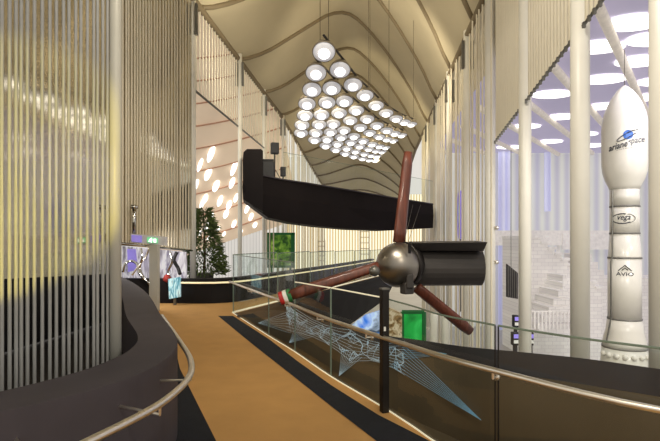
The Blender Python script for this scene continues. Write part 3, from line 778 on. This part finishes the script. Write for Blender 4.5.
for k in range(26):
    a = 2*PI*(.04+.92*k/25); ex, ey = 11.3*math.cos(a), 2.2*math.sin(a); c_, s_ = math.cos(.42), math.sin(.42)
    pts.append(wrap(627.5+ex*c_+ey*s_, 139.4-ex*s_+ey*c_, R1+.006))
b.tube(pts[2:], .011, 6); b.build('emblem_ring', M['ink'], rk)
R2 = rr(31)+.006
text_mesh('vega', 'lettering', 617.5, 630.5, 219.2, 5.6, R2, M['ink'], .3, 0, .015)
b = MB(); b.tube([wrap(622.5+10.5*math.cos(a), 219+4.8*math.sin(a), R2) for a in [PI*.25+PI*1.35*k/20 for k in range(21)]], .013, 6); b.build('emblem_swoosh', M['ink'], rk)
b = MB(); b.tube([wrap(624.5+10.5*math.cos(a), 219+4.8*math.sin(a), R2) for a in [-PI*.4+PI*.75*k/14 for k in range(15)]], .008, 6); b.build('emblem_swoosh', M['ringm'], rk)
R3 = rr(35)+.006
text_mesh('AVIO', 'lettering', 616, 633.5, 273.2, 3.6, R3, M['ink'], 0, 0, .01)
b = MB(); 
for pts in ([(618.5, 270), (622, 267), (625, 264.6), (628, 267), (631.5, 270)], [(622, 269.4), (625, 267.2), (628, 269.4)]):
    b.tube([wrap(x, y, R3) for x, y in pts], .012, 6)
b.build('emblem_chevron', M['ink'], rk)

# ------------------------------------------------------------------ stone stairs
st = empty('stone_staircase', 'white stone staircase descending in front of the lavender curtain', 'staircase', P(560, 330, 19.5))
so = -P(560, 330, 19.5)
SY = 19.5
b = MB(); outl = [(533, 238)]
n = 9
for k in range(n):
    x = 541+6.6*k; y = 243+5.2*k
    outl += [(x, y), (x+6.6, y)] if k else [(541, 243), (547.6, 243)]
    if k < n-1: outl += [(x+6.6, y+5.2)]
outl = [(529, 238), (541, 238)]
for k in range(n):
    outl += [(541+6.8*k, 238+5.6*(k+1)), (541+6.8*(k+1), 238+5.6*(k+1))]
outl += [(541+6.8*n, 372), (529, 372)]
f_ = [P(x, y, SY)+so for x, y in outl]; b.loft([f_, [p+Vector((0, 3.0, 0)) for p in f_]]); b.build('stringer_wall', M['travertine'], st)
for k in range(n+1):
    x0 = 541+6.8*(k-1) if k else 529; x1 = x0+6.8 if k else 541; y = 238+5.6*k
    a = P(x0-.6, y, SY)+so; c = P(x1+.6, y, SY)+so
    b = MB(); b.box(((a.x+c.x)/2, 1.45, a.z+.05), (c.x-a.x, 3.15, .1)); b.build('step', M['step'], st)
sl = empty('stone_staircase', 'lower flight of white stone steps rising in front of the block wall', 'staircase', P(550, 330, 17.5))
so2 = -P(550, 330, 17.5)
for k in range(7):
    a = P(533, 325-7.5*k, 17.5)+so2; c = P(572, 325-7.5*k, 17.5)+so2
    x0 = a.x+.27*k
    b = MB(); b.box(((x0+c.x)/2, .3+.2*k, a.z-.0), (c.x-x0, 1.6, .24)); b.build('step', M['travertine'], sl)
rb = empty('stone_block_wall', 'pale stone block wall with steps behind the rocket', 'wall block', P(610, 330, 21.5))
so3 = -P(610, 330, 21.5)
outl = [(586, 254), (592, 254), (592, 262), (598, 262), (598, 270), (604, 270), (604, 278), (700, 278), (700, 372), (586, 372)]
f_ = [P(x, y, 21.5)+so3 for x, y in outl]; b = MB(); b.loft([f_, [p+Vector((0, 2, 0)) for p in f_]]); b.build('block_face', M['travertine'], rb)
b = MB(); a = P(586, 254, 21.4)+so3; c = P(600, 240, 21.4)+so3
b.box(P(596, 241, 25)+so3, (3.6, .2, .9)); b.build('white_band', M['step'], rb)
ub = empty('gallery_parapet', 'white band of an upper gallery crossing above the stone stairs', 'parapet', P(560, 238, 25.2))
b = MB(); b.box((0, 0, 0), (7.8, .3, .8)); b.build('parapet_body', M['step'], ub)
for x in (-3.6, 0, 3.6):
    b = MB(); b.lathe([(.1, -5.0), (.1, -.4)], 12, (x, .2, 0)); b.build('support', M['step'], ub)
pk = empty('picket_railing', 'low white picket railing in front of the stone stairs', 'railing', P(552, 328, 16.5))
for k in range(12):
    p = P(531+3.7*k, 312, 16.5)-P(552, 328, 16.5); b = MB(); b.box((p.x, 0, .28), (.05, .04, .62)); b.build('picket', M['step'], pk)
b = MB(); b.box((0, .03, .58), (1.5, .03, .05)); b.build('top_rail', M['step'], pk)
# black kiosks
def kiosk(px, py0, py1, w, Y, label):
    h = (py1-py0)/F*Y; bs = P(px, py1, Y); e = empty('information_kiosk', label, 'kiosk', (bs.x, bs.y, -3.4))
    dz = bs.z+3.4; ww = w/F*Y
    b = MB(); b.box((0, 0, dz/2), (ww*.4, .12, dz)); b.build('pedestal', M['speaker'], e)
    b = MB(); b.box((0, 0, dz+h*.5), (ww, .16, h)); b.build('housing', M['speaker'], e, bevel=.02)
    b = MB(); b.box((0, -.09, dz+h*.3), (ww*.7, .02, h*.25)); b.build('screen', M['white'], e)
    b = MB(); b.box((0, -.09, dz+h*.72), (ww*.7, .02, h*.3)); b.build('screen', M['violet'], e)
kiosk(515.5, 315, 327, 5.5, 13, 'black kiosk with a white screen left of the slim column')
kiosk(515, 332, 345, 7, 12.6, 'lower black kiosk box at the foot of the slim column')
kiosk(531, 332, 345, 3.5, 13.4, 'small black handset kiosk right of the slim column')
# grey hanging panel
gp = empty('hanging_louvre', 'dark grey slanted louvre panel between the round ivory columns', 'panel', P(512, 298, 16))
go = -P(512, 298, 16)
b = MB(); f_ = [P(507, 264, 16)+go, P(518, 273, 16)+go, P(518, 299, 16)+go, P(507, 297, 16)+go]
b.loft([f_, [p+Vector((0, .1, 0)) for p in f_]]); b.build('panel_sheet', M['parapet'], gp)
for k in range(5):
    x = 508.2+2.1*k; b = MB(); b.tube([P(x, 265.5+1.65*k, 15.97)+go, P(x, 297.5, 15.97)+go], .018, 5); b.build('louvre', M['fitting'], gp)
b = MB(); b.tube([P(511, 268, 16.1)+go, P(511, 150, 16.1)+go], .01, 5); b.build('hanging_rod', M['fitting'], gp)
# round screen
rs = empty('round_screen', 'round blue and teal screen glimpsed edge-on between the right ropes', 'screen', P(460, 215, 19.5))
Rr = Matrix.Rotation(1.37, 3, 'Z') @ Matrix.Rotation(PI/2, 3, 'X')
b = MB(); b.lathe([(.88, -.02), (.88, .02)], 32, (0, 0, 0), Rr); b.build('screen_disc', M['tealdisc'], rs)
b = MB(); b.tube([Rr @ Vector((.95*math.cos(2*PI*k/32), .95*math.sin(2*PI*k/32), 0)) for k in range(32)], .07, 8, closed=True); b.build('screen_frame', M['violet'], rs)
b = MB(); b.tube([(0, 0, -.9), (0, 0, -4.0)], .05, 8); b.build('stand', M['fitting'], rs)

# ------------------------------------------------------------------ lower-level exhibits seen under the rotor
def panel(name, quad, Y, m, label, cat, depth=.15, fm=None):
    base = P(sum(p[0] for p in quad)/4, max(p[1] for p in quad), Y)
    e = empty(name, label, cat, base)
    f_ = [P(x, y, Y)-base for x, y in quad]
    b = MB(); b.loft([f_, [p+Vector((0, depth, 0)) for p in f_]]); b.build('panel_face', m, e)
    if fm:
        b = MB()
        for a, c in zip(f_, f_[1:]+f_[:1]): b.tube([a, c], .06, 6)
        b.build('panel_frame', fm, e)
    return e
panel('display_board', [(402, 312), (424, 312), (424, 352), (402, 352)], 13, M['greenpanel'], 'bright green display panel on the lower level under the rotor', 'display panel', .1, M['greenframe'])
panel('display_board', [(388, 307), (402, 314), (402, 350), (388, 350)], 12.5, M['brownpic'], 'brown and white patterned block beside the green panel', 'display panel', .4)
panel('projection_screen', [(345, 330), (366, 315), (386, 309), (388, 350), (345, 350)], 12, M['bluepic'], 'tilted blue projection screen on the lower level behind the black post', 'screen', .1)
for px, Y, lab in ((434, 15.5, 'short white bollard column under the right rotor blade'), (446, 15, 'white bollard column right of the green panel')):
    q = P(px, 240, Y); e = empty('bollard', lab, 'bollard', (q.x, q.y, -3.4))
    b = MB(); b.lathe([(.14, 0), (.14, 2.5), (.1, 2.6), (0, 2.63)], 16); b.build('bollard_body', M['column'], e)
    b = MB(); b.lathe([(.2, 0), (.2, .05)], 16); b.build('bollard_foot', M['fitting'], e)

# green framed tree picture
gq = P(281, 268, 25)
gf = empty('framed_picture', 'green framed panel showing a tree under the black hull', 'picture', gq)
b = MB(); b.box((0, 0, .95), (1.1, .06, 1.62)); b.build('picture_sheet', M['greenpic'], gf)
w = 28/F*25; h = 35/F*25
b = MB()
for s in (-1, 1): b.box((s*(w/2-.1), -.04, .95), (.2, .2, h)); 
for s in (-1, 1): b.box((0, -.04, .95+s*(h/2-.06)), (w, .2, .12))
b.build('picture_frame', M['greenframe'], gf)
b = MB(); 
for s in (-1, 1): b.box((s*.5, 0, -.55), (.1, .1, 1.4))
b.build('stand', M['greenframe'], gf)
# ladders
for px0, px1, py0, py1, lab in ((318, 325, 240, 264, 'pale ladder frame low among the backlit ropes'), (360, 369, 230, 258, 'pale ladder frame right of the first, against the backlit ropes')):
    q = P((px0+px1)/2, py1, 30); w = (px1-px0)/F*30; h = (py1-py0)/F*30; e = empty('ladder', lab, 'ladder', q)
    for s in (-1, 1):
        b = MB(); b.box((s*w/2, 0, h/2-.5), (.06, .06, h+1.0)); b.build('rail', M['beam'], e)
    for k in range(5):
        b = MB(); b.box((0, 0, h*(k+.7)/5), (w, .05, .05)); b.build('rung', M['beam'], e)

# ------------------------------------------------------------------ potted plant
pb = P(204, 283, 15.4)
pl = empty('potted_tree', 'dark green feathery tree in a planter behind the low black parapet', 'plant', (pb.x, pb.y, 0))
b = MB(); b.lathe([(.24, 0), (.32, .5), (.34, .52), (.28, .52)], 20); b.build('planter', M['pot'], pl)
b = MB(); b.tube([(0, 0, .45), (.03, 0, 1.2), (-.02, 0, 2.5)], [.05, .04, .015], 8); b.build('trunk', M['bark'], pl)
b = MB()
for i in range(2600):
    z = .5+2.1*random.random()**1.15; rad = (.68*(1-(z-.5)/2.25)**.8+.05)*(.3+.7*random.random()**.5); a = random.uniform(0, 2*PI)
    c = Vector((rad*math.cos(a), rad*math.sin(a), z)); d = Vector((math.cos(a)*.8, math.sin(a)*.8, random.uniform(-.6, .5))).normalized()
    s = d.cross(Vector((random.uniform(-1, 1), random.uniform(-1, 1), random.uniform(-1, 1)))).normalized(); l = random.uniform(.14, .28)
    b.poly([c, c+d*l*.5+s*.026, c+d*l, c+d*l*.5-s*.026])
b.build('foliage', M['foliage'], pl)

# ------------------------------------------------------------------ mirrored display at left
md = empty('mirrored_display', 'polished steel display with twisted tubes under the second rope curtain', 'display', P(140, 300, 11.6))
mo = -P(140, 300, 11.6)
def tube_px(pts, r, nm, m, Y=11.8):
    b = MB(); b.tube(smooth_path([P(x, y, Y+dy)+mo for x, y, dy in pts], 5), r, 8); b.build(nm, m, md)
b = MB(); f_ = [P(x, y, 12.9)+mo for x, y in ((122, 246), (186, 252), (186, 300), (122, 300))]; b.loft([f_, [p+Vector((0, .1, 0)) for p in f_]]); b.build('mirror_sheet', M['silverpic'], md)
b = MB(); f_ = [P(x, y, 12.4)+mo for x, y in ((127, 249), (135, 249), (137, 270), (128, 272))]; b.loft([f_, [p+Vector((0, .06, 0)) for p in f_]]); b.build('violet_panel', M['violet'], md)
tube_px([(123, 272, 0), (125, 264, 0), (131, 261, .1), (137, 264, .1), (139, 272, 0), (144, 279, 0)], .035, 'steel_tube', M['chrome'])
tube_px([(141, 248, 0), (142, 258, 0), (140, 268, .1), (144, 278, 0), (150, 284, 0)], .03, 'steel_tube', M['chrome'])
tube_px([(132, 275, 0), (137, 268, 0), (146, 256, .1), (149, 248, 0)], .025, 'steel_tube', M['steel'])
tube_px([(170, 252, 0), (172, 262, 0), (168, 272, .1), (172, 281, 0)], .03, 'steel_tube', M['chrome'])
tube_px([(177, 252, 0), (174, 260, 0), (178, 268, .1), (180, 274, 0)], .045, 'dark_tube', M['speaker'])
b = MB(); b.lathe([(.0, -.09), (.09, -.04), (.1, .02), (.06, .1), (0, .12)], 14, P(167, 279, 11.8)+mo); b.build('red_cushion', M['sofared'], md)
sc_ = panel('display_screen', [(168, 279), (180, 277), (180, 297), (169, 299)], 11.5, M['cyanpic'], 'small cyan screen facing the walkway beside the black parapet', 'screen', .08)
b = MB(); b.box((0, .05, 0), (.06, .06, .32)); b.build('stand', M['fitting'], sc_)
# white post with sign
q = P(154.5, 305, 10.6)
wp = empty('white_post', 'square white post below the exit sign at the parapet end', 'post', (q.x, q.y, 0))
b = MB(); b.box((0, 0, .75), (.19, .16, 1.5)); b.build('post_body', M['colgrey'], wp, bevel=.01)
b = MB(); b.box((0, 0, 1.52), (.24, .2, .04)); b.build('cap', M['fitting'], wp)
sg = empty('exit_sign', 'hanging grey sign box with violet end and green running-man exit pictogram', 'sign', P(147, 240, 9.6))
sgo = -P(147, 240, 9.6)
def sq(x0, y0, x1, y1, dy, nm, m, d=.08, sl=.09):
    f_ = [P(x, y+(x-147)*sl, 9.6+dy)+sgo for x, y in ((x0, y0), (x1, y0), (x1, y1), (x0, y1))]; b = MB(); b.loft([f_, [p+Vector((0, d, 0)) for p in f_]]); return b.build(nm, m, sg)
sq(130.5, 235.2, 165, 244, 0, 'sign_box', M['signgrey'], .14)
sq(131.5, 236.2, 141.5, 243, -.03, 'violet_face', M['violet'], .02)
gface = sq(147, 237, 157.5, 242.4, -.03, 'green_face', M['signgreen'], .02)
b = MB()
for pts in ([(151, 239.0), (150.2, 240.4)], [(150.2, 240.4), (151.4, 241.2), (151, 242.2)], [(150.2, 240.4), (149.2, 241.2), (148.4, 241.2)], [(151, 239), (152.2, 239.8)], [(151, 239), (149.9, 239.2), (149.5, 240)]):
    b.tube([P(x, y+(x-147)*.09, 9.56)+sgo for x, y in pts], .012, 5)
b.lathe([(0, -.02), (.018, 0), (0, .02)], 8, P(151.4, 238.6, 9.56)+sgo)
f_ = [P(x, y+(x-147)*.09, 9.565)+sgo for x, y in ((153.5, 238), (156.3, 238), (156.3, 241.8), (153.5, 241.8))]
b.poly(f_); b.build('running_man_pictogram', M['signwhite'], sg)
b = MB(); b.tube([P(134, 236, 9.66)+sgo, P(134, 205, 9.66)+sgo], .04, 10); b.lathe([(.08, -.04), (.08, .04)], 12, P(134, 207, 9.66)+sgo); b.build('bracket_pole', M['chrome'], sg)

# ------------------------------------------------------------------ light
w = bpy.data.worlds.new('world'); bpy.context.scene.world = w; w.use_nodes = True
bg = w.node_tree.nodes['Background']; bg.inputs['Color'].default_value = (1, .95, .86, 1); bg.inputs['Strength'].default_value = .8
def light(kind, loc, e, col=(1, 1, 1), size=.25, target=None, spot=1.2, blend=.6, name='added_light'):  # unseen lights added to brighten and tint the hall
    l = bpy.data.lights.new(name, kind); l.energy = e; l.color = col
    if kind == 'AREA': l.size = size
    else: l.shadow_soft_size = size
    if kind == 'SPOT': l.spot_size = spot; l.spot_blend = blend
    o = bpy.data.objects.new(name, l); C.objects.link(o); o.location = loc
    if target is not None: o.rotation_euler = (Vector(target)-Vector(loc)).to_track_quat('-Z', 'Y').to_euler()
    return o
light('SPOT', (1.5, -1.0, 5.2), 350, (1, .9, .72), .3, (-.6, 6, 0), 1.5)  # added fill for the tan floor
light('SPOT', (.5, 2.0, 7.0), 500, (1, .88, .66), .4, (-2.2, 9.5, 0), 1.2)
light('SPOT', (-1.0, 12, 6.5), 1000, (1, .9, .7), .4, (0, 22, 12), 2.4)  # added uplight to wash the ceiling
light('SPOT', (2.0, 16, 7.5), 800, (1, .9, .7), .4, (3, 32, 11), 2.2)
light('SPOT', (-1.3, .9, 1.3), 230, (1, .8, .12), .03, P(-25, 178, 2.95), .72, .25)
light('SPOT', (-1.0, 1.0, 2.6), 60, (.5, .45, 1), .03, P(72, 170, 3.3), .3, .8)
light('SPOT', (-1.0, 3, 7.5), 1300, (1, .93, .8), .4, (4.5, 10, 4.5), 1.9)  # added to brighten the right columns and ropes
light('SPOT', (.5, 5, 7.0), 380, (1, .96, .9), .4, (-5, 11, 3.5), 1.5)  # added fill on the left rope wall
light('SPOT', (2.5, 24, 6.0), 1200, (1, .88, .6), .4, (2.5, 38, 11), 2.2)
light('POINT', (-4.3, 11.2, 1.2), 25, (1, .95, .9), .1)  # small added light to brighten the mirrored display
light('SPOT', (5.5, 2, 5.6), 1700, (1, .97, .9), .3, (8.5, 15, -1.5), 1.1)  # added to brighten the lower right and the rocket
light('SPOT', (8, 10, 6.0), 300, (.86, .84, 1), .3, (14, 20, -3), 2.4)
light('SPOT', (9.5, 7, 5.5), 500, (1, .95, .88), .3, (7.5, 12, 1), 1.2)

# ------------------------------------------------------------------ camera
cam = bpy.data.cameras.new('camera'); co_ = bpy.data.objects.new('camera', cam); C.objects.link(co_)
co_.location = (0, 0, EYE); co_.rotation_euler = (PI/2, 0, 0)
cam.sensor_width = 36; cam.lens = F/660*36; cam.shift_y = (HZ-220.5)/660; cam.clip_end = 300; cam.clip_start = .05
s = bpy.context.scene; s.camera = co_
s.view_settings.view_transform = 'Standard'; s.view_settings.look = 'None'; s.view_settings.exposure = 0
s.cycles.use_denoising = True; s.cycles.max_bounces = 8; s.cycles.transparent_max_bounces = 16; s.cycles.sample_clamp_indirect = 4
